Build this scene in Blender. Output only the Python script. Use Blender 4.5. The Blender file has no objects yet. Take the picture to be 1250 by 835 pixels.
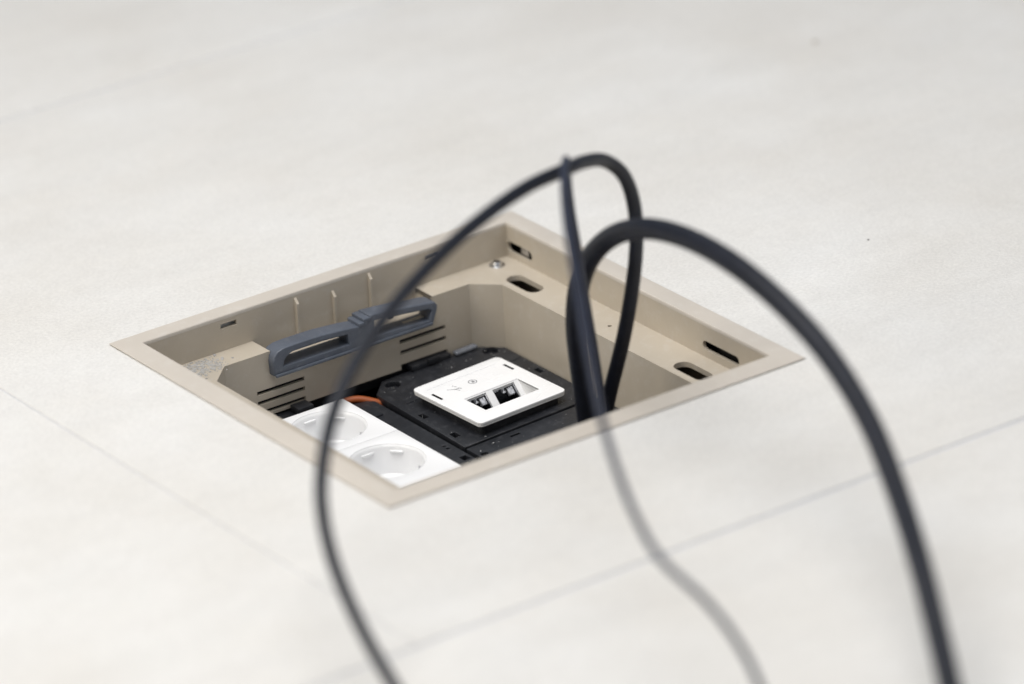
import bpy, bmesh, math, random
from mathutils import Vector, Matrix
random.seed(7)
S = 0.001                                   # all lengths below are millimetres
scene = bpy.context.scene
C = scene.collection

# ------------------------------------------------------------------ camera
cam_d = bpy.data.cameras.new('camera'); cam = bpy.data.objects.new('camera', cam_d); C.objects.link(cam)
scene.camera = cam
YAW, PITCH, ROLL = 0.97333, 0.42640, -0.05832
fw = Vector((math.cos(YAW)*math.cos(PITCH), math.sin(YAW)*math.cos(PITCH), -math.sin(PITCH)))
rt = Vector((math.sin(YAW), -math.cos(YAW), 0)); up = rt.cross(fw)
r2 = math.cos(ROLL)*rt + math.sin(ROLL)*up; u2 = -math.sin(ROLL)*rt + math.cos(ROLL)*up
cam.matrix_world = Matrix(((r2.x, u2.x, -fw.x, -1.45041), (r2.y, u2.y, -fw.y, -2.18609), (r2.z, u2.z, -fw.z, 1.19552), (0, 0, 0, 1)))
cam_d.sensor_width = 36; cam_d.lens = 6773.48/1250*36
cam_d.clip_start = 0.05; cam_d.clip_end = 100
cam_d.dof.use_dof = True; cam_d.dof.focus_distance = 2.935; cam_d.dof.aperture_fstop = 3.5
cam_d.dof.aperture_blades = 0

# ------------------------------------------------------------------ light: a pale room and soft lamps overhead
world = bpy.data.worlds.new('World'); scene.world = world; world.use_nodes = True
bg = world.node_tree.nodes['Background']; bg.inputs[0].default_value = (0.88, 0.93, 1.0, 1); bg.inputs[1].default_value = 0.34
def area(name, loc, target, sx, sy, power, col):
    l = bpy.data.lights.new(name, 'AREA'); l.shape = 'RECTANGLE'; l.size = sx; l.size_y = sy; l.energy = power; l.color = col
    o = bpy.data.objects.new(name, l); C.objects.link(o); o.location = loc
    o.rotation_euler = (Vector(target) - Vector(loc)).to_track_quat('-Z', 'Y').to_euler()
    return o
area('ceiling_lamp', (-0.35, -0.10, 1.60), (-0.2, 0, 0), 1.2, 1.2, 27.5, (1.0, 0.98, 0.965))  # unseen lamp, hung low so its falloff darkens the outer floor
area('window_light', (-2.6, 0.4, 1.5), (0, 0, 0), 1.4, 1.2, 29, (1.0, 0.92, 0.79))
area('far_window_light', (1.3, -2.9, 1.5), (0, 0, 0), 1.4, 1.2, 8, (0.90, 0.93, 1.0))  # added cool fill from the right, tints the far left wall
scene.view_settings.view_transform = 'Standard'; scene.view_settings.look = 'None'
scene.view_settings.exposure = 0.0; scene.view_settings.gamma = 1.0; scene.view_settings.use_curve_mapping = False
scene.render.engine = 'CYCLES'

# ------------------------------------------------------------------ materials
def material(name, col, rough=0.5, var=0.06, vscale=60, bump=0.0, bscale=900, metallic=0.0, spec=0.5, col2=None, dust=None, coat=0.0, trans=0.0, rvar=0.08):
    m = bpy.data.materials.new(name); m.use_nodes = True
    nt = m.node_tree; N = nt.nodes; L = nt.links
    b = N['Principled BSDF']
    geo = N.new('ShaderNodeNewGeometry')
    n1 = N.new('ShaderNodeTexNoise'); n1.inputs['Scale'].default_value = vscale; n1.inputs['Detail'].default_value = 5
    L.new(geo.outputs['Position'], n1.inputs['Vector'])
    cr = N.new('ShaderNodeValToRGB'); cr.color_ramp.elements[0].position = 0.3; cr.color_ramp.elements[1].position = 0.7
    c2 = col2 or tuple(min(1, c*(1+var)) for c in col)
    cr.color_ramp.elements[0].color = (*[c*(1-var) for c in col], 1) if not col2 else (*col, 1)
    cr.color_ramp.elements[1].color = (*c2, 1)
    L.new(n1.outputs['Fac'], cr.inputs['Fac'])
    out = cr.outputs['Color']
    if dust:                                   # (colour, amount, scale) pale dust lying in small patches
        n3 = N.new('ShaderNodeTexNoise'); n3.inputs['Scale'].default_value = dust[2]; n3.inputs['Detail'].default_value = 8; n3.inputs['Roughness'].default_value = 0.75
        L.new(geo.outputs['Position'], n3.inputs['Vector'])
        r3 = N.new('ShaderNodeMapRange'); r3.inputs[1].default_value = 0.52; r3.inputs[2].default_value = 0.8; r3.inputs[3].default_value = 0; r3.inputs[4].default_value = dust[1]
        L.new(n3.outputs['Fac'], r3.inputs[0])
        mx = N.new('ShaderNodeMixRGB'); mx.inputs[2].default_value = (*dust[0], 1)
        L.new(r3.outputs[0], mx.inputs[0]); L.new(out, mx.inputs[1]); out = mx.outputs[0]
    L.new(out, b.inputs['Base Color'])
    mr = N.new('ShaderNodeMapRange'); mr.inputs[3].default_value = max(0.02, rough-rvar); mr.inputs[4].default_value = min(1, rough+rvar)
    L.new(n1.outputs['Fac'], mr.inputs[0]); L.new(mr.outputs[0], b.inputs['Roughness'])
    b.inputs['Metallic'].default_value = metallic; b.inputs['Specular IOR Level'].default_value = spec
    b.inputs['Coat Weight'].default_value = coat; b.inputs['Transmission Weight'].default_value = trans
    if bump:
        n2 = N.new('ShaderNodeTexNoise'); n2.inputs['Scale'].default_value = bscale; n2.inputs['Detail'].default_value = 3
        L.new(geo.outputs['Position'], n2.inputs['Vector'])
        bp = N.new('ShaderNodeBump'); bp.inputs['Strength'].default_value = bump; bp.inputs['Distance'].default_value = 0.0004
        L.new(n2.outputs['Fac'], bp.inputs['Height']); L.new(bp.outputs[0], b.inputs['Normal'])
    return m

def tile_material():
    m = bpy.data.materials.new('pale_stone_tile'); m.use_nodes = True
    nt = m.node_tree; N = nt.nodes; L = nt.links; b = N['Principled BSDF']
    geo = N.new('ShaderNodeNewGeometry')
    def noise(scale, det, rough, stretch=None):
        n = N.new('ShaderNodeTexNoise'); n.inputs['Scale'].default_value = scale; n.inputs['Detail'].default_value = det; n.inputs['Roughness'].default_value = rough
        if stretch:
            mp = N.new('ShaderNodeMapping'); mp.inputs['Scale'].default_value = stretch
            mp.inputs['Rotation'].default_value = (0, 0, 0.5)
            L.new(geo.outputs['Position'], mp.inputs['Vector']); L.new(mp.outputs[0], n.inputs['Vector'])
        else: L.new(geo.outputs['Position'], n.inputs['Vector'])
        return n
    cloud = noise(7, 6, 0.6); streak = noise(11, 5, 0.6, (1, 3.2, 1)); grain = noise(520, 4, 0.7); pit = noise(130, 3, 0.6)
    a = N.new('ShaderNodeValToRGB'); a.color_ramp.elements[0].position = 0.3; a.color_ramp.elements[1].position = 0.72
    a.color_ramp.elements[0].color = (0.655, 0.635, 0.598, 1); a.color_ramp.elements[1].color = (0.722, 0.716, 0.697, 1)
    L.new(cloud.outputs['Fac'], a.inputs['Fac'])
    def mul(src, n, lo, hi):
        mr = N.new('ShaderNodeMapRange'); mr.inputs[1].default_value = 0.3; mr.inputs[2].default_value = 0.7; mr.inputs[3].default_value = lo; mr.inputs[4].default_value = hi
        L.new(n.outputs['Fac'], mr.inputs[0])
        x = N.new('ShaderNodeVectorMath'); x.operation = 'SCALE'; L.new(src, x.inputs[0]); L.new(mr.outputs[0], x.inputs['Scale'])
        return x.outputs[0]
    c = mul(a.outputs['Color'], streak, 0.97, 1.025); c = mul(c, grain, 0.905, 1.07); c = mul(c, pit, 0.975, 1.02)
    L.new(c, b.inputs['Base Color'])
    b.inputs['Roughness'].default_value = 0.52; b.inputs['Specular IOR Level'].default_value = 0.35
    bp = N.new('ShaderNodeBump'); bp.inputs['Strength'].default_value = 0.5; bp.inputs['Distance'].default_value = 0.0005
    L.new(grain.outputs['Fac'], bp.inputs['Height'])
    bp2 = N.new('ShaderNodeBump'); bp2.inputs['Strength'].default_value = 0.25; bp2.inputs['Distance'].default_value = 0.001
    L.new(pit.outputs['Fac'], bp2.inputs['Height']); L.new(bp.outputs[0], bp2.inputs['Normal']); L.new(bp2.outputs[0], b.inputs['Normal'])
    return m

M = {}
M['tile'] = tile_material()
M['grout'] = material('grey_grout', (0.56, 0.57, 0.60), 0.9, 0.08, 200, 0.4)
M['screed'] = material('dark_screed', (0.02, 0.019, 0.018), 0.95, 0.2, 90, 0.5, 300)  # colour darkened to give the shade behind the wall slots
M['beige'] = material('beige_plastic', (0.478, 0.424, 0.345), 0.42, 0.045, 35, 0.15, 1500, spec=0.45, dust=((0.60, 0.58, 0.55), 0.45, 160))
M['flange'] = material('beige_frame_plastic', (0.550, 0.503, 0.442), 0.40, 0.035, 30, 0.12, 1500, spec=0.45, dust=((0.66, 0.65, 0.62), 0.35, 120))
M['black'] = material('black_plastic', (0.016, 0.0175, 0.0215), 0.44, 0.2, 60, 0.35, 1400, spec=0.5, dust=((0.16, 0.16, 0.17), 0.35, 240))
M['hole'] = material('matt_black_plastic', (0.006, 0.006, 0.007), 0.8, 0.1, 60, spec=0.2)  # black plastic parts, and the shade inside slits, vents and holes
M['grip'] = material('blue_grey_plastic', (0.088, 0.102, 0.130), 0.42, 0.10, 80, 0.25, 1300, dust=((0.3, 0.31, 0.33), 0.3, 220))
M['white'] = material('white_plastic', (0.87, 0.87, 0.87), 0.28, 0.012, 50, spec=0.5)
M['socket'] = material('white_socket_plastic', (0.89, 0.89, 0.89), 0.22, 0.01, 50, spec=0.5)
M['mortar'] = material('grey_mortar_dust', (0.37, 0.36, 0.345), 0.95, 0.25, 400)
M['fleck'] = material('pale_dust', (0.42, 0.42, 0.42), 0.9, 0.2, 800)
M['mark'] = material('grey_print', (0.20, 0.20, 0.21), 0.5, 0.05, 300)
M['steel'] = material('zinc_steel', (0.75, 0.76, 0.78), 0.25, 0.06, 300, metallic=1.0)
M['contact'] = material('jack_contact_metal', (0.62, 0.62, 0.64), 0.3, 0.05, 300, metallic=1.0)
M['jack_insert'] = material('milky_jack_insert', (0.48, 0.49, 0.52), 0.22, 0.5, 700)  # pale colour stands in for glints inside the jacks
M['orange'] = material('orange_insulation', (0.36, 0.085, 0.018), 0.5, 0.06, 120)
M['clear'] = material('smoky_clear_plastic', (0.30, 0.32, 0.36), 0.25, 0.1, 200, trans=0.5)
M['cable'] = material('black_cable_sheath', (0.0055, 0.0073, 0.0142), 0.45, 0.3, 160, 0.35, 700, spec=0.33, dust=((0.10, 0.10, 0.11), 0.12, 300))
M['cable_thin'] = material('dark_grey_cable_sheath', (0.012, 0.017, 0.036), 0.45, 0.25, 160, 0.2, 900, spec=0.38)
M['crumb'] = material('dark_grit', (0.05, 0.045, 0.04), 0.8, 0.2, 500)

# ------------------------------------------------------------------ helpers
def tag(o, label=None, cat=None, group=None, kind=None):
    if label: o['label'] = label
    if cat: o['category'] = cat
    if group: o['group'] = group
    if kind: o['kind'] = kind
    return o
def empty(name, loc=(0, 0, 0)):
    o = bpy.data.objects.new(name, None); o.empty_display_size = 0.01; C.objects.link(o)
    o.location = Vector(loc)*S; return o
def finish(me, angle=35):
    for p in me.polygons: p.use_smooth = True
    me.set_sharp_from_angle(angle=math.radians(angle))
def link(name, me, mat, parent=None, matrix=None):
    o = bpy.data.objects.new(name, me); C.objects.link(o)
    me.materials.clear(); me.materials.append(mat)
    if matrix is not None: o.matrix_local = matrix
    if parent is not None: o.parent = parent
    return o
def mm(m):                                   # matrix with its translation given in mm
    m = m.copy(); m.translation = m.translation*S; return m
def plate_mesh(outline, holes=(), t=2.0, bevel=0.0, seg=2):
    """flat plate in XY, top face at z=0, thickness t, with real holes and rounded edges (mm)"""
    cu = bpy.data.curves.new('tmp', 'CURVE'); cu.dimensions = '2D'; cu.fill_mode = 'BOTH'
    cu.extrude = (t/2 - bevel)*S; cu.bevel_depth = bevel*S; cu.bevel_resolution = seg; cu.offset = -bevel*S
    for pts in [outline, *holes]:
        sp = cu.splines.new('POLY'); sp.points.add(len(pts)-1); sp.use_cyclic_u = True
        for q, (x, y) in zip(sp.points, pts): q.co = (x*S, y*S, 0, 1)
    ob = bpy.data.objects.new('tmp', cu); C.objects.link(ob)
    dg = bpy.context.evaluated_depsgraph_get(); dg.update()
    me = bpy.data.meshes.new_from_object(ob.evaluated_get(dg))
    bpy.data.objects.remove(ob); bpy.data.curves.remove(cu)
    bm = bmesh.new(); bm.from_mesh(me)
    bmesh.ops.remove_doubles(bm, verts=bm.verts, dist=1e-7)
    bmesh.ops.translate(bm, verts=bm.verts, vec=(0, 0, -t/2*S))
    bmesh.ops.recalc_face_normals(bm, faces=bm.faces)
    bm.to_mesh(me); bm.free(); finish(me)
    return me
def rect(x0, y0, x1, y1, r=0.0, n=4):
    if r <= 0: return [(x0, y0), (x1, y0), (x1, y1), (x0, y1)]
    out = []
    for cx, cy, a in ((x1-r, y0+r, -90), (x1-r, y1-r, 0), (x0+r, y1-r, 90), (x0+r, y0+r, 180)):
        for k in range(n+1):
            b = math.radians(a + 90*k/n); out.append((cx+r*math.cos(b), cy+r*math.sin(b)))
    return out
def circ(cx, cy, r, n=32): return [(cx+r*math.cos(2*math.pi*k/n), cy+r*math.sin(2*math.pi*k/n)) for k in range(n)]
def box_mesh(x0, y0, z0, x1, y1, z1, bevel=0.0, seg=2):
    bm = bmesh.new(); bmesh.ops.create_cube(bm, size=1)
    for v in bm.verts:
        v.co = Vector((x0 if v.co.x < 0 else x1, y0 if v.co.y < 0 else y1, z0 if v.co.z < 0 else z1))*S
    if bevel: bmesh.ops.bevel(bm, geom=bm.edges[:], offset=bevel*S, segments=seg, profile=0.5, affect='EDGES')
    me = bpy.data.meshes.new('box'); bm.to_mesh(me); bm.free(); finish(me); return me
def lathe_mesh(prof, n=48, cap=False):
    """revolve (r, z) pairs in mm"""
    bm = bmesh.new(); rings = []
    for r, z in prof:
        rings.append([bm.verts.new((r*S*math.cos(2*math.pi*k/n), r*S*math.sin(2*math.pi*k/n), z*S)) for k in range(n)])
    for a, b in zip(rings, rings[1:]):
        for k in range(n): bm.faces.new((a[k], a[(k+1) % n], b[(k+1) % n], b[k]))
    if cap: bm.faces.new(rings[-1])
    bmesh.ops.recalc_face_normals(bm, faces=bm.faces)
    me = bpy.data.meshes.new('lathe'); bm.to_mesh(me); bm.free(); finish(me); return me
def tube_mesh(pts, radius, n=20, sub=10, r_end=None):
    """round sheath swept along a smooth centripetal spline through pts (mm)"""
    P = [Vector(p) for p in pts]; P = [P[0]*2-P[1]] + P + [P[-1]*2-P[-2]]
    path = []
    for i in range(1, len(P)-2):
        p0, p1, p2, p3 = P[i-1:i+3]
        t = [0]
        for a, b in ((p0, p1), (p1, p2), (p2, p3)): t.append(t[-1] + max((b-a).length, 1e-6)**0.5)
        for k in range(sub):
            u = t[1] + (t[2]-t[1])*k/sub
            A1 = p0*((t[1]-u)/(t[1]-t[0])) + p1*((u-t[0])/(t[1]-t[0])); A2 = p1*((t[2]-u)/(t[2]-t[1])) + p2*((u-t[1])/(t[2]-t[1])); A3 = p2*((t[3]-u)/(t[3]-t[2])) + p3*((u-t[2])/(t[3]-t[2]))
            B1 = A1*((t[2]-u)/(t[2]-t[0])) + A2*((u-t[0])/(t[2]-t[0])); B2 = A2*((t[3]-u)/(t[3]-t[1])) + A3*((u-t[1])/(t[3]-t[1]))
            path.append(B1*((t[2]-u)/(t[2]-t[1])) + B2*((u-t[1])/(t[2]-t[1])))
    path.append(P[-2])
    for _ in range(6): path = [path[0]] + [(path[i-1]+path[i]*2+path[i+1])/4 for i in range(1, len(path)-1)] + [path[-1]]
    bm = bmesh.new(); rings = []; nrm = None
    for i, c in enumerate(path):
        tg = (path[min(i+1, len(path)-1)] - path[max(i-1, 0)]).normalized()
        if nrm is None: nrm = tg.orthogonal().normalized()
        nrm = (nrm - tg*nrm.dot(tg)).normalized(); bn = tg.cross(nrm)
        rr = radius if r_end is None else radius + (r_end-radius)*i/(len(path)-1)
        rings.append([bm.verts.new((c + (nrm*math.cos(2*math.pi*k/n) + bn*math.sin(2*math.pi*k/n))*rr)*S) for k in range(n)])
    for a, b in zip(rings, rings[1:]):
        for k in range(n): bm.faces.new((a[k], a[(k+1) % n], b[(k+1) % n], b[k]))
    bm.faces.new(rings[0]); bm.faces.new(rings[-1])
    bmesh.ops.recalc_face_normals(bm, faces=bm.faces)
    me = bpy.data.meshes.new('tube'); bm.to_mesh(me); bm.free(); finish(me, 60); return me
# frames for standing plates: local (x, y, z=out of the front face)
XZ_FRONT = lambda y: mm(Matrix.Translation((0, y, 0)) @ Matrix(((1, 0, 0, 0), (0, 0, -1, 0), (0, 1, 0, 0), (0, 0, 0, 1))))    # front face looks to -Y; local y is height
YZ_FRONT = lambda x: mm(Matrix.Translation((x, 0, 0)) @ Matrix(((0, 0, -1, 0), (-1, 0, 0, 0), (0, 1, 0, 0), (0, 0, 0, 1))))   # front face looks to -X; local x = -Y
def yflip(pts): return [(-a, b) for a, b in pts]

# ------------------------------------------------------------------ floor
BED = 4000
floor = link('floor', plate_mesh(rect(-BED, -BED, BED, BED), [rect(-123, -123, 123, 123)], 6), M['grout'])
for v in floor.data.vertices: v.co.z -= 0.0009
tag(floor, kind='structure')
TL, TW, JX, JY = 1400.0, 700.0, 0.5, 1.2
def slab_mesh(x0, y0, x1, y1, hole=0, t=8.0, ch=0.5):
    """flat tile with a chamfered edge; hole = half size of a square cut-out round the origin"""
    bm = bmesh.new()
    def ring(a, z): return [bm.verts.new((x*S, y*S, z*S)) for x, y in rect(x0+a, y0+a, x1-a, y1-a)]
    top = ring(ch, 0); edge = ring(0, -ch); low = ring(0, -t)
    def skin(p, q):
        for i in range(4): bm.faces.new((p[i], p[(i+1) % 4], q[(i+1) % 4], q[i]))
    skin(low, edge); skin(edge, top)
    if hole:
        hi = [bm.verts.new((x*S, y*S, 0)) for x, y in rect(-hole, -hole, hole, hole)]
        lo = [bm.verts.new((x*S, y*S, -t*S)) for x, y in rect(-hole, -hole, hole, hole)]
        skin(top, hi); skin(hi, lo)
    else: bm.faces.new(top)
    bmesh.ops.recalc_face_normals(bm, faces=bm.faces)
    if any(f.normal.z < -0.9 for f in bm.faces): bmesh.ops.reverse_faces(bm, faces=bm.faces[:])
    me = bpy.data.meshes.new('slab'); bm.to_mesh(me); bm.free(); return me
def tile(x0, y0, x1, y1, hole=False):
    if hole: return link('tile', slab_mesh(x0+JX, y0+JY, x1-JX, y1-JY, 121), M['tile'], floor)
    cx, cy = (x0+x1)/2, (y0+y1)/2
    return link('tile', slab_mesh(x0+JX-cx, y0+JY-cy, x1-JX-cx, y1-JY-cy), M['tile'], floor, mm(Matrix.Translation((cx, cy, 0))))
plain = None
for r in range(-3, 5):
    y0 = -258.5 + r*TW
    for c in range(-2, 2):
        x0 = -201 + c*TL + (TL/2 if r % 2 else 0)
        if r == 0 and c == 0:
            tile(x0, y0, x0+TL, y0+TW, True); continue
        if plain is None: plain = tile(x0, y0, x0+TL, y0+TW)
        else:
            o = plain.copy(); C.objects.link(o); o.location = Vector((x0+TL/2, y0+TW/2, 0))*S
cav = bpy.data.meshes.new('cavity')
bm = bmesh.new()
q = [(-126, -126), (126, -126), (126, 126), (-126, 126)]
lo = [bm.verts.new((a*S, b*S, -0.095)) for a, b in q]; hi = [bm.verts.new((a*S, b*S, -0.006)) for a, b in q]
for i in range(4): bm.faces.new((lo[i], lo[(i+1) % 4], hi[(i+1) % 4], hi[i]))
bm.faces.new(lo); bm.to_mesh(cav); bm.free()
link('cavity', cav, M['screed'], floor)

# ------------------------------------------------------------------ floor box tub
box = tag(empty('floor_box', (0, 0, 0)), 'beige plastic underfloor socket box with open square frame set into the tiles', 'floor box')
def square_ring(prof):
    bm = bmesh.new(); rings = []
    for h, z in prof: rings.append([bm.verts.new((sx*h*S, sy*h*S, z*S)) for sx, sy in ((-1, -1), (1, -1), (1, 1), (-1, 1))])
    for a, b in zip(rings, rings[1:]):
        for i in range(4): bm.faces.new((a[i], a[(i+1) % 4], b[(i+1) % 4], b[i]))
    bmesh.ops.recalc_face_normals(bm, faces=bm.faces)
    me = bpy.data.meshes.new('ring'); bm.to_mesh(me); bm.free(); finish(me, 25); return me
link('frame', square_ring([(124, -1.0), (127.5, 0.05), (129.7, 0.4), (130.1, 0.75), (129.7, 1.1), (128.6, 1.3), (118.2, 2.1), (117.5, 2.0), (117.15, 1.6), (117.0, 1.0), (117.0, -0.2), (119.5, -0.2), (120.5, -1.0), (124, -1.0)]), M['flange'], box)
# outer side walls, 117 mm from the centre, with their cut-outs
W0, W1 = -60.0, -0.1
stad = lambda cx, cy, l, h: rect(cx-l/2, cy-h/2, cx+l/2, cy+h/2, h/2-0.01, 6)
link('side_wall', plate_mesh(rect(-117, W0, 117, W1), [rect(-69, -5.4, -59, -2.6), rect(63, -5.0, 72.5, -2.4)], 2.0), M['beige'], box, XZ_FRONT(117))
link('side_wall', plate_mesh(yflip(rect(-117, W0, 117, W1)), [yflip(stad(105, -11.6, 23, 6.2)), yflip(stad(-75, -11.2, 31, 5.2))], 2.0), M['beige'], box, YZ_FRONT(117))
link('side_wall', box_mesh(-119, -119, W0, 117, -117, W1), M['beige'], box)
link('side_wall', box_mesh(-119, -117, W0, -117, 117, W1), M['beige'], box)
link('bracket_tab', box_mesh(119.6, 100, -14.5, 120.6, 107, -9), M['contact'], box)
# ledge with the pocket opening, the notch for the grip and its cut-outs
pocket = [(-79, 100), (-50, 100), (-50, 117.3), (55, 117.3), (55, 100), (79, 100), (92, 87), (92, -87), (79, -100), (-79, -100), (-92, -87), (-92, 87)]
slot_h = lambda cx, cy, w, l: rect(cx-w/2, cy-l/2, cx+w/2, cy+l/2, w/2-0.01, 8)
link('ledge', plate_mesh(rect(-118, -118, 118, 118), [pocket, slot_h(101.8, 79.5, 10.5, 27), slot_h(101.5, -71, 10.5, 27), circ(103, 4, 1.2, 12), slot_h(-101.8, -79.5, 10.5, 27)], 3.0), M['beige'], box, mm(Matrix.Translation((0, 0, -18))))
rnd = random.Random(11); bm = bmesh.new()              # grey mortar dust left on the ledge in the left corner
for _ in range(700):
    u = rnd.random(); x = -112 + 34*u + rnd.gauss(0, 3); y = 103 + 6*u + rnd.gauss(0, 5.5)
    if not (-116.4 < x < -68 and 86 < y < 116.4 and x + 90.5 < (y - 86)*1.1): continue
    r = rnd.choice((0.25, 0.35, 0.5, 0.8))
    m = Matrix.Translation((x*S, y*S, -18*S + r*0.15*S)) @ Matrix.Rotation(rnd.uniform(0, 3), 4, 'Z') @ Matrix.Diagonal((rnd.uniform(0.8, 1.8), 1, 0.35, 1))
    bmesh.ops.create_icosphere(bm, subdivisions=1, radius=r*S, matrix=m)
me = bpy.data.meshes.new('dust'); bm.to_mesh(me); bm.free()
tag(link('mortar_dust', me, M['mortar'], box), kind='stuff')
# inner pocket walls
vents = [rect(32, -39.3, 62, -37), rect(32, -45.8, 62, -43.5), rect(-60, -41.2, -30, -39), rect(-60, -47, -30, -44.8), rect(-60, -52.8, -30, -50.6)]
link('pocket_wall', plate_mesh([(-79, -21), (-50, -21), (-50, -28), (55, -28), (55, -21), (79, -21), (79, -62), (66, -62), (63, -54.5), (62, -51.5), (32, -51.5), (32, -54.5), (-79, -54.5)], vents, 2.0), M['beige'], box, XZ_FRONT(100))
def wall_between(a, b, z0=-62, z1=-21):
    d = Vector((b[0]-a[0], b[1]-a[1], 0)); n = Vector((-d.y, d.x, 0)).normalized()*2
    bm = bmesh.new()
    vs = [bm.verts.new(Vector((p[0], p[1], z))*S) for z in (z0, z1) for p in (a, b, (b[0]+n.x, b[1]+n.y), (a[0]+n.x, a[1]+n.y))]
    for f in ((0, 1, 2, 3), (4, 5, 6, 7), (0, 1, 5, 4), (1, 2, 6, 5), (2, 3, 7, 6), (3, 0, 4, 7)): bm.faces.new([vs[i] for i in f])
    bmesh.ops.recalc_face_normals(bm, faces=bm.faces)
    me = bpy.data.meshes.new('wall'); bm.to_mesh(me); bm.free()
    return link('pocket_wall', me, M['beige'], box)
octo = [(-79, 100), (-92, 87), (-92, -87), (-79, -100), (79, -100), (92, -87), (92, 87), (79, 100)]
for a, b in zip(octo, octo[1:]): wall_between(b, a)
link('vent_backing', box_mesh(-78, 102.4, -61, 78, 103.4, -32), M['hole'], box)  # black sheet added as the shade behind the vent slits
# shelf in the notch behind the grip, and the two block ends beside it
link('notch_shelf', box_mesh(-50, 100.2, -30.5, 55, 117, -28.2), M['beige'], box)
link('block_end', box_mesh(-52, 100.1, -30, -50, 117, -18.1), M['beige'], box)
link('block_end', box_mesh(55, 100.1, -30, 57, 117, -18.1), M['beige'], box)
for x, top in ((-21.5, -1.0), (2.3, -4.0), (26.0, -0.8)):
    bm = bmesh.new()
    pr = [(117.2, top), (115.2, top-2.4), (114.4, top-3.2), (114.4, -28.2), (117.2, -28.2)]
    A = [bm.verts.new(((x-0.8)*S, y*S, z*S)) for y, z in pr]; B = [bm.verts.new(((x+0.8)*S, y*S, z*S)) for y, z in pr]
    bm.faces.new(A); bm.faces.new(B[::-1])
    for i in range(5): bm.faces.new((A[i], A[(i+1) % 5], B[(i+1) % 5], B[i]))
    bmesh.ops.recalc_face_normals(bm, faces=bm.faces)
    me = bpy.data.meshes.new('rib'); bm.to_mesh(me); bm.free(); link('rib', me, M['beige'], box)
# fixing screw on the ledge in the far corner
sc = link('screw', lathe_mesh([(4.6, -0.2), (4.5, 0.5), (3.0, 0.55), (2.9, 1.5), (2.4, 2.3), (1.5, 2.6), (0.01, 2.65)], 24), M['steel'], box, mm(Matrix.Translation((105, 110, -18))))
link('screw_slot', box_mesh(-1.7, -0.35, 2.3, 1.7, 0.35, 2.72), M['hole'], sc)
link('screw_slot', box_mesh(-0.35, -1.7, 2.3, 0.35, 1.7, 2.73), M['hole'], sc)
link('base', box_mesh(-116, -116, -72, 116, 116, -70), M['hole'], box)

# ------------------------------------------------------------------ black mounting plates on the pocket floor
TILT = Matrix.Rotation(math.radians(-1.9), 4, 'Y')
cover = tag(empty('cover_plate', (5, 50, -57)), 'black plastic mounting plate under the white data outlet, with round screw holes', 'cover plate')
lx = lambda pts: [(a-5, b-50) for a, b in pts]
out = [(4.6, 2.0), (90.5, 2.0), (90.5, 85.5), (78, 98.3), (18, 98.8), (6.5, 87)]
holes = [rect(28.2, 13.0, 66.6, 38.6), circ(20, 91, 4.3, 24), circ(82.3, 87.6, 4.3, 24), rect(8.6, 45, 11.8, 51), rect(7.6, 14.8, 11.2, 20.5), rect(85.4, 46, 88.4, 52)]
pl = link('plate', plate_mesh(lx(out), [lx(h) for h in holes], 4.2, 0.35), M['black'], cover)
link('recess_floor', plate_mesh(lx([(6, 4), (89, 4), (89, 84), (78, 96), (19, 97), (8, 86)]), [lx(rect(27, 12, 68, 40))], 1.5), M['hole'], cover, mm(Matrix.Translation((0, 0, -4.6))))
for cx, cy in ((20, 91), (82.3, 87.6)):
    s = link('screw', lathe_mesh([(3.2, -3.6), (3.1, -2.4), (2.5, -2.0), (0.01, -1.9)], 24), M['black'], cover, mm(Matrix.Translation((cx-5, cy-50, 0))))
    link('screw_slot', box_mesh(-0.3, -1.2, -2.2, 0.5, 0.2, -1.86), M['contact'], s)
link('raised_rim', plate_mesh(lx([(12, 66), (88.5, 68.5), (88.5, 69.3), (12, 66.8)]), [], 0.35), M['black'], cover, mm(Matrix.Translation((0, 0, 0.3))))
def flecks(parent, n, x0, y0, x1, y1, seed):           # pale dust flecks lying on the black plastic
    rnd = random.Random(seed); bm = bmesh.new()
    for _ in range(n):
        r = rnd.choice((0.12, 0.15, 0.2, 0.3)); x, y = rnd.uniform(x0, x1), rnd.uniform(y0, y1)
        m = Matrix.Translation((x*S, y*S, r*0.3*S)) @ Matrix.Rotation(rnd.uniform(0, 3), 4, 'Z') @ Matrix.Diagonal((rnd.uniform(0.7, 2.2), 1, 0.6, 1))
        bmesh.ops.create_icosphere(bm, subdivisions=1, radius=r*S, matrix=m)
    me = bpy.data.meshes.new('flecks'); bm.to_mesh(me); bm.free()
    tag(link('dust', me, M['fleck'], parent), kind='stuff')
flecks(cover, 110, 2, -46, 84, 44, 3)
cover.rotation_euler = TILT.to_euler()
lower = tag(empty('blank_plate', (5, -50, -57.5)), 'black plastic blank plate nearest the right rim, with the cables coming through it', 'cover plate')
ly = lambda pts: [(a-5, b+50) for a, b in pts]
link('plate', plate_mesh(ly([(4.6, -97), (78, -97), (90.5, -85), (90.5, 0.6), (4.6, 0.6)]), [ly(circ(49, -60, 17, 32)), ly(rect(6.5, -12, 10.5, -9)), ly(rect(30, -5, 36, -3))], 4.2, 0.35), M['black'], lower)
link('grommet', lathe_mesh([(17.6, -1), (17.8, 0.6), (17.0, 1.2), (16.2, 0.6), (16.0, -4.4)], 36), M['hole'], lower, mm(Matrix.Translation((44, -10, 0))))
flecks(lower, 70, 2, -40, 84, 48, 5)
lower.rotation_euler = TILT.to_euler()
band = tag(empty('module_carrier', (-6, 0, -58.5)), 'narrow black plastic carrier strip between the white sockets and the mounting plate', 'carrier')
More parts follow.
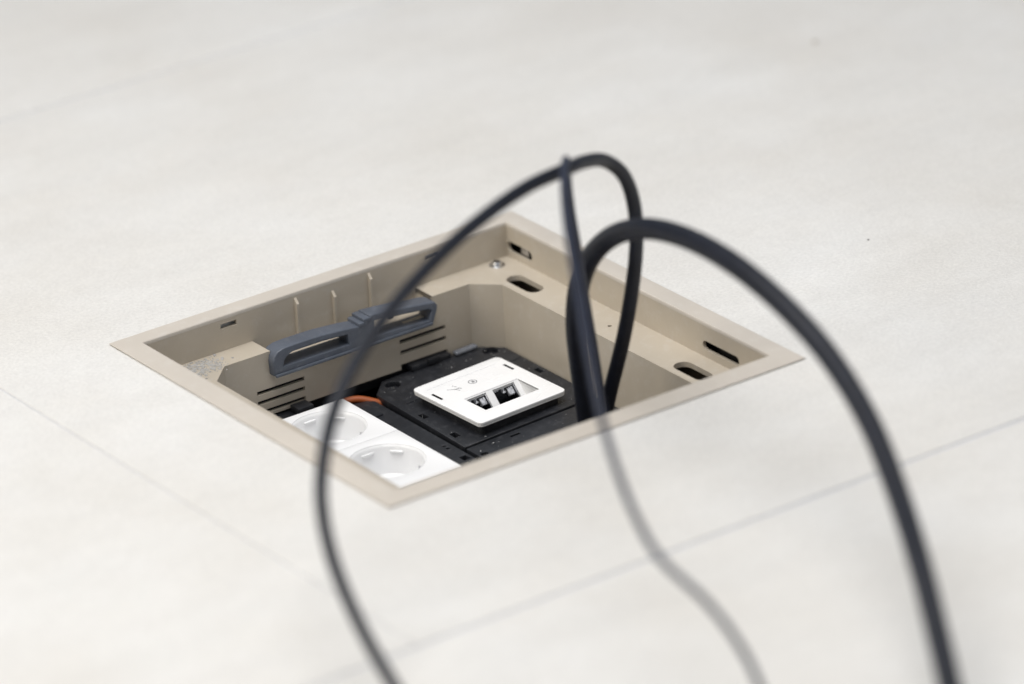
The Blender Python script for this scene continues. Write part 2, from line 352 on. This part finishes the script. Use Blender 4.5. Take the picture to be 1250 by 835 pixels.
link('strip', plate_mesh([(-11.5, -97), (9, -97), (9.5, 84), (6, 87.5), (-3, 89), (-11.5, 87)], [rect(4.2, 12.4, 6.0, 14.2), rect(4.2, 8.8, 6.0, 10.6), rect(3.2, -8, 7.4, -3)], 4.0, 0.5), M['black'], band)
link('bump', box_mesh(-9, 66, -0.5, 3, 82, 1.1, 0.8), M['black'], band)
# clips hooked under the vents, one clear tab
clip = tag(empty('locking_clip', (48, 97, -53)), 'small black locking clip under the right-hand vent slits', 'clip')
link('body', box_mesh(-12, -1.5, -3, 14, 6.5, 0.5, 0.6), M['black'], clip); link('tooth', box_mesh(-2, -3.0, -1.0, 6, -1.4, 2.2, 0.4), M['black'], clip)
clip2 = tag(empty('locking_clip', (-40, 95, -56)), 'small black locking clip under the left-hand vent slits', 'clip')
link('body', box_mesh(-20, -4, -6, 12, 8, 0, 0.8), M['black'], clip2); link('tooth', box_mesh(-1, -4.5, 0, 9, 4.0, 4.2, 0.6), M['black'], clip2)
tab = link('clear_tab', box_mesh(-7, -2.2, -1, 7.5, 2.2, 1.0, 0.9, 3), M['clear'], None, mm(Matrix.Translation((71, 95.8, -53.2)) @ TILT))
tag(tab, 'small smoky clear plastic tab at the far edge of the mounting plate', 'tab')
wire = link('orange_wire', tube_mesh([(-40, 91, -66), (-24, 96, -62), (-12, 95, -58.8), (-3, 91.5, -58.0), (4, 86.5, -60.0), (14, 80, -64.5)], 2.0, 12), M['orange'])
tag(wire, 'short orange insulated wire curling beside the corner of the black mounting plate', 'wire')

# ------------------------------------------------------------------ white double power socket
sock = tag(empty('power_socket', (-43, 31, -62)), 'white plastic double power socket with two deep round wells', 'socket')
SZ = 12.0
def well_holes(cy): return circ(0, cy, 20.4, 56)
VA = math.atan2(math.sin(YAW), math.cos(YAW))
for cy in (27.6, -26.9):
    a0, a1 = (0.15, 52.0) if cy > 0 else (-58.0, -0.15)
    fp = link('face_plate', plate_mesh(rect(-25.5, a0, 25.5, a1), [well_holes(cy)], 5.0, 0.35), M['socket'], sock, mm(Matrix.Translation((0, 0, SZ))))
    w = link('well', lathe_mesh([(20.6, -0.5), (20.0, -0.9), (19.4, -2.2), (19.3, -16.8), (18.6, -17.5), (0.01, -17.5)], 64), M['socket'], sock, mm(Matrix.Translation((0, cy, SZ))))
    for da in (-24, 24):                                    # keying ribs inside the well
        link('key_rib', box_mesh(18.3, -3.6, -4.6, 20.2, 3.6, -3.4, 0.3, 3), M['socket'], w, Matrix.Rotation(math.pi*0.36 + math.radians(da), 4, 'Z'))
    for k in (0, math.pi):
        link('earth_clip', box_mesh(18.6, -1.3, -16, 19.9, 1.3, -9.0, 0.25), M['contact'], w, Matrix.Rotation(k - 0.10, 4, 'Z'))
        link('pin_hole', lathe_mesh([(2.6, 0), (2.5, 0.15), (0.01, 0.15)], 20), M['hole'], w, mm(Matrix.Rotation(k+math.pi/2, 4, 'Z') @ Matrix.Translation((9.5, 0, -17.45))))
link('body', plate_mesh(rect(-24.5, -57, 24.5, 51), [circ(0, 27.6, 20.7, 48), circ(0, -26.9, 20.7, 48)], 11.0), M['socket'], sock, mm(Matrix.Translation((0, 0, 6.9))))

# ------------------------------------------------------------------ white data outlet with two jacks
data = empty('data_outlet', (44.6, 35.4, -47.8))
data.rotation_euler = (Matrix.Rotation(math.radians(2.4), 4, 'Z') @ Matrix.Rotation(math.radians(-0.5), 4, 'Y')).to_euler()
tag(data, 'white square data outlet plate with two angled network jacks', 'data outlet')
OX0, OX1, OY0, OY1 = -16.5, 19.6, -18.6, 0.4
op = rect(OX0, OY0, OX1, OY1)
slits = [rect(-25.8, 8.15, -24.0, 17.45), rect(24.4, 10.95, 26.2, 19.85)]
link('face_plate', plate_mesh(rect(-29.2, -30, 29.2, 30, 3.2, 6), [op, *slits, rect(-24, 23.3, 24, 23.65)], 1.6, 0.35, 3), M['white'], data)
link('body', plate_mesh(rect(-29.0, -29.8, 29.0, 29.8, 3.0, 6), [op, *slits], 1.4, 0.4), M['white'], data, mm(Matrix.Translation((0, 0, -1.5))))
for x0, y0, x1, y1 in ((-25.75, 8.2, -24.05, 17.4), (24.45, 11.0, 26.15, 19.8)):
    link('slit_liner', box_mesh(x0, y0, -2.6, x1, y1, -0.35), M['hole'], data)  # black boxes added as the shade inside the slits
link('mounting_block', plate_mesh(rect(-26, -27, 26, 27, 2, 3), [rect(OX0-0.8, OY0-0.5, OX1+0.8, OY1+0.4)], 6.5), M['black'], data, mm(Matrix.Translation((0, 0, -2.95))))
# sloping jack panel: hinged at the back edge of the opening, falling towards the front
SL = Matrix.Translation((0, OY1, -0.5)) @ Matrix.Rotation(math.radians(47), 4, 'X')
wins = [(-15.9, -2.4), (2.0, 16.4)]
pan = link('jack_panel', plate_mesh(rect(OX0, -20, OX1, 0.0), [rect(a, -15.0, b, -0.7) for a, b in wins], 1.2), M['white'], data, mm(SL))
for x in (OX0-0.6, OX1):
    bm = bmesh.new()
    pts = [(OY1, -0.4), (OY0, -0.4), (OY0, -14), (OY1, -14)]
    A = [bm.verts.new((x*S, y*S, z*S)) for y, z in pts]; B = [bm.verts.new(((x+0.6)*S, y*S, z*S)) for y, z in pts]
    bm.faces.new(A); bm.faces.new(B[::-1])
    for i in range(4): bm.faces.new((A[i], A[(i+1) % 4], B[(i+1) % 4], B[i]))
    bmesh.ops.recalc_face_normals(bm, faces=bm.faces)
    me = bpy.data.meshes.new('cheek'); bm.to_mesh(me); bm.free(); link('cheek', me, M['white'], data)
for a, b in wins:
    jm = bmesh.new()
    x0, x1, y0, y1, zb = a, b, -15.0, -0.7, -12
    o_ = [jm.verts.new((x*S, y*S, -0.3*S)) for x, y in ((x0, y0), (x1, y0), (x1, y1), (x0, y1))]
    i_ = [jm.verts.new((x*S, y*S, zb*S)) for x, y in ((x0, y0), (x1, y0), (x1, y1), (x0, y1))]
    for i in range(4): jm.faces.new((o_[i], o_[(i+1) % 4], i_[(i+1) % 4], i_[i]))
    jm.faces.new(i_)
    bmesh.ops.recalc_face_normals(jm, faces=jm.faces)
    me = bpy.data.meshes.new('jack'); jm.to_mesh(me); jm.free()
    jk = link('jack', me, M['black'], data, mm(SL))
    w = b-a
    for x0, y0, x1, y1 in ((a+0.1, -14.5, a+0.6, -1.2), (b-0.6, -14.5, b-0.1, -1.2)):
        link('shield', box_mesh(x0, y0, -2.2, x1, y1, -0.5, 0.1), M['contact'], jk)
    for k in range(8):
        x = a + w*(0.20 + 0.6*k/7)
        link('contact', tube_mesh([(x, -1.9, -1.2), (x, -3.6, -2.0), (x, -6.0, -4.2), (x, -8.4, -8.5)], 0.26, 6, 4), M['black'], jk)
    for x0, y0, x1, y1, z0, z1 in ((0.44, -4.2, 0.58, -1.4, -3.0, -1.6), (0.68, -6.4, 0.92, -2.0, -3.8, -1.4), (0.10, -2.2, 0.30, -1.2, -2.4, -1.4)):
        link('insert', box_mesh(a+w*x0, y0, z0, a+w*x1, y1, z1, 0.35), M['jack_insert'], jk)  # pale blocks added for the glints in the jack
    link('latch', box_mesh(a+w*0.34, -13.8, -3.5, b-w*0.34, -10.5, -1.2, 0.4), M['black'], jk)
# printed marks
link('ring_mark', plate_mesh(circ(-0.3, 14.0, 2.5, 24), [circ(-0.3, 14.0, 2.0, 24)], 0.1), M['mark'], data, mm(Matrix.Translation((0, 0, 0.06))))
link('ring_mark', plate_mesh([(-1.5, 13.0), (0.2, 12.7), (0.9, 13.8), (0.4, 15.2), (-1.0, 15.0), (-0.2, 14.0)], [], 0.1), M['mark'], data, mm(Matrix.Translation((0, 0, 0.06))))
def stroke(x0, y0, x1, y1, w=0.42):
    d = Vector((x1-x0, y1-y0)).normalized(); n = Vector((-d.y, d.x))*w/2
    link('printed_mark', plate_mesh([(x0+n.x, y0+n.y), (x1+n.x, y1+n.y), (x1-n.x, y1-n.y), (x0-n.x, y0-n.y)], [], 0.1), M['mark'], data, mm(Matrix.Translation((0, 0, 0.06))))
for s in ((-16.5, 15.5, -13, 13.2), (-13, 13.2, -11.5, 10.2), (-13, 13.2, -9.8, 12.6), (-11.2, 16.2, -10.2, 15.0), (-10.6, 13.4, -9.4, 11.6, 0.6), (-11.8, 17.0, -10.8, 17.4)): stroke(*s)

# ------------------------------------------------------------------ blue-grey grip in the notch
grip = tag(empty('cable_grip', (0, 100, -31)), 'blue-grey plastic two-loop grip lying in the notch of the far left wall', 'grip')
outl = [(-51.2, -31), (-51.6, -23), (-50.8, -19.8), (-48.6, -17.4), (-45, -16.3), (-38, -16.0), (-20, -16.2), (-3, -17.6), (4.0, -18.6), (4.2, -17.2), (7.0, -17.5), (7.2, -15.6), (10.2, -16.0), (10.4, -14.2), (20, -14.9), (50, -18.6), (53.2, -19.4), (54.6, -21.3), (54.2, -24), (50.8, -32.2), (48, -32.4), (0, -32.2)]
h1 = [(-45.4, -26.6), (-44.6, -23.6), (-42.6, -21.3), (-39, -19.9), (-20, -19.9), (-4, -21.0), (-3.4, -26.9)]
h2 = [(13.5, -27.0), (13.8, -18.4), (20, -18.7), (49, -22.2), (50.6, -23.6), (48.6, -28.6)]
link('loop', plate_mesh(outl, [h1, h2], 10.8, 0.7, 3), M['grip'], grip, mm(Matrix.Translation((0, -100, 31)) @ Matrix.Translation((0, 94.8, 0)) @ Matrix(((1, 0, 0, 0), (0, 0, -1, 0), (0, 1, 0, 0), (0, 0, 0, 1)))))
for x0, x1, z in ((3.4, 7.1, -16.7), (6.4, 10.4, -14.9)):
    link('step', box_mesh(x0, 94.2-100, z-2.2+31, x1+1.5, 106.0-100, z+31, 0.4), M['grip'], grip)
link('lower_flange', box_mesh(-51.0, 93.6-100, -31.6+31, 50.4, 95.2-100, -30.0+31, 0.4), M['grip'], grip)
for x0, x1, za, zb in ((-44.6, -3.6, -27.2, -26.0), (13.8, 48.4, -28.8, -28.0)):       # sloping inner face of the lower bar
    bm = bmesh.new()
    pts = [(95.6, za), (105.0, zb), (105.0, -31.5), (95.6, -31.5)]
    A = [bm.verts.new((x0*S, (y-100)*S, (z+31)*S)) for y, z in pts]; B = [bm.verts.new((x1*S, (y-100)*S, (z+31)*S)) for y, z in pts]
    bm.faces.new(A); bm.faces.new(B[::-1])
    for i in range(4): bm.faces.new((A[i], A[(i+1) % 4], B[(i+1) % 4], B[i]))
    bmesh.ops.recalc_face_normals(bm, faces=bm.faces)
    me = bpy.data.meshes.new('slope'); bm.to_mesh(me); bm.free(); link('lower_bar', me, M['grip'], grip)
link('tongue', box_mesh(28, 103-100, -24.5+31, 31, 107-100, -20.2+31, 0.3), M['grip'], grip)

# ------------------------------------------------------------------ cables
thick = [(45, -57, -76), (44.4, -57.7, -55.1), (40.0, -60.4, -24.5), (34.7, -63.8, 6.3), (31.1, -67.8, 30.9), (29.8, -74.3, 53.7), (28.5, -88.3, 75.0), (27.5, -110.5, 93.7), (25.6, -141.4, 107.7), (24.3, -176.9, 114.1), (20.8, -220.7, 114.6), (17.8, -262.6, 107.3), (13.6, -298.7, 96.8), (1.0, -344.4, 82.6), (-19.9, -391.7, 67.3), (-43.3, -436.2, 54.1), (-62.4, -470.4, 40.7), (-78.5, -498.1, 30.7), (-101.9, -535.9, 17.7), (-150, -610, 6.5), (-210, -690, 6.0), (-280, -770, 6.0)]
mid = [(53, -55, -76), (52.0, -55.4, -53.7), (51.3, -63.0, -24.8), (55.4, -73.9, 13.6), (56.8, -82.9, 47.4), (54.8, -91.3, 78.0), (53.4, -92.0, 99.0), (44.8, -95.9, 117.5), (31.3, -99.9, 129.7), (9.1, -112.9, 139.2), (-9.7, -124.0, 144.0), (-44.3, -137.9, 148.4), (-88.0, -150.9, 143.2), (-135.4, -170.1, 134.1), (-170.5, -185.8, 122.5), (-198.2, -201.0, 108.9), (-221.1, -220.4, 93.6), (-235.9, -238.0, 79.6), (-246.4, -260.3, 62.1), (-254.2, -292.8, 41.7), (-258.9, -325.4, 24.9), (-269.2, -372.8, 10.6), (-310, -450, 6), (-335, -530, 3.6), (-370, -620, 3.6)]
thin = [(50, -63, -76), (46.7, -64.9, -53.3), (39.5, -75.6, -21.3), (30.5, -85.3, 10.4), (23.7, -90.1, 41.6), (16.5, -95.8, 70.6), (11.0, -100.8, 90.9), (5.1, -106.3, 110.0), (-0.5, -112.7, 127.8), (-6.2, -120.4, 142.8), (-13.2, -130.2, 152.6), (-22.9, -142.3, 154.8), (-40.1, -165.6, 151.5), (-59.9, -195.4, 145.4), (-81.6, -231.1, 138.0), (-104.2, -269.8, 124.3), (-120.4, -299.6, 110.5), (-129.3, -319.1, 100.3), (-141.9, -351.8, 85.6), (-148.2, -380.9, 73.1), (-145.7, -407.8, 63.6), (-144.2, -429.1, 50.8), (-143.9, -445.5, 33.4), (-150.5, -466.8, 10.7), (-180, -520, 3), (-205, -590, 2.2)]
tag(link('thick_cable', tube_mesh(thick, 5.5, 28), M['cable']), 'thickest black cable, arching out of the box and down to the right', 'cable')
tag(link('medium_cable', tube_mesh(mid, 3.9, 24, 10, 3.0), M['cable']), 'medium black cable looping over the top and sweeping down to the left', 'cable')
tag(link('thin_cable', tube_mesh(thin, 2.3, 16, 10, 1.65), M['cable_thin']), 'thinnest cable, blurred grey, folding over at the top and crossing the front rim', 'cable')

# ------------------------------------------------------------------ grit on the tiles
def crumb(x, y, r, label, mat='crumb'):
    bm = bmesh.new(); bmesh.ops.create_icosphere(bm, subdivisions=2, radius=r*S)
    for v in bm.verts: v.co *= random.uniform(0.75, 1.2); v.co.z *= 0.6
    me = bpy.data.meshes.new('crumb'); bm.to_mesh(me); bm.free()
    tag(link('grit_crumb', me, M[mat], None, mm(Matrix.Translation((x, y, r*0.4)))), label, 'crumb')
crumb(250.3, -32.6, 0.6, 'tiny dark grit crumb on the tile right of the frame')
M['pale_crumb'] = material('pale_brown_grit', (0.34, 0.30, 0.24), 0.8, 0.2, 500)
crumb(409.5, 213.8, 1.3, 'pale brown speck far back on the tile, near the top edge', 'pale_crumb')
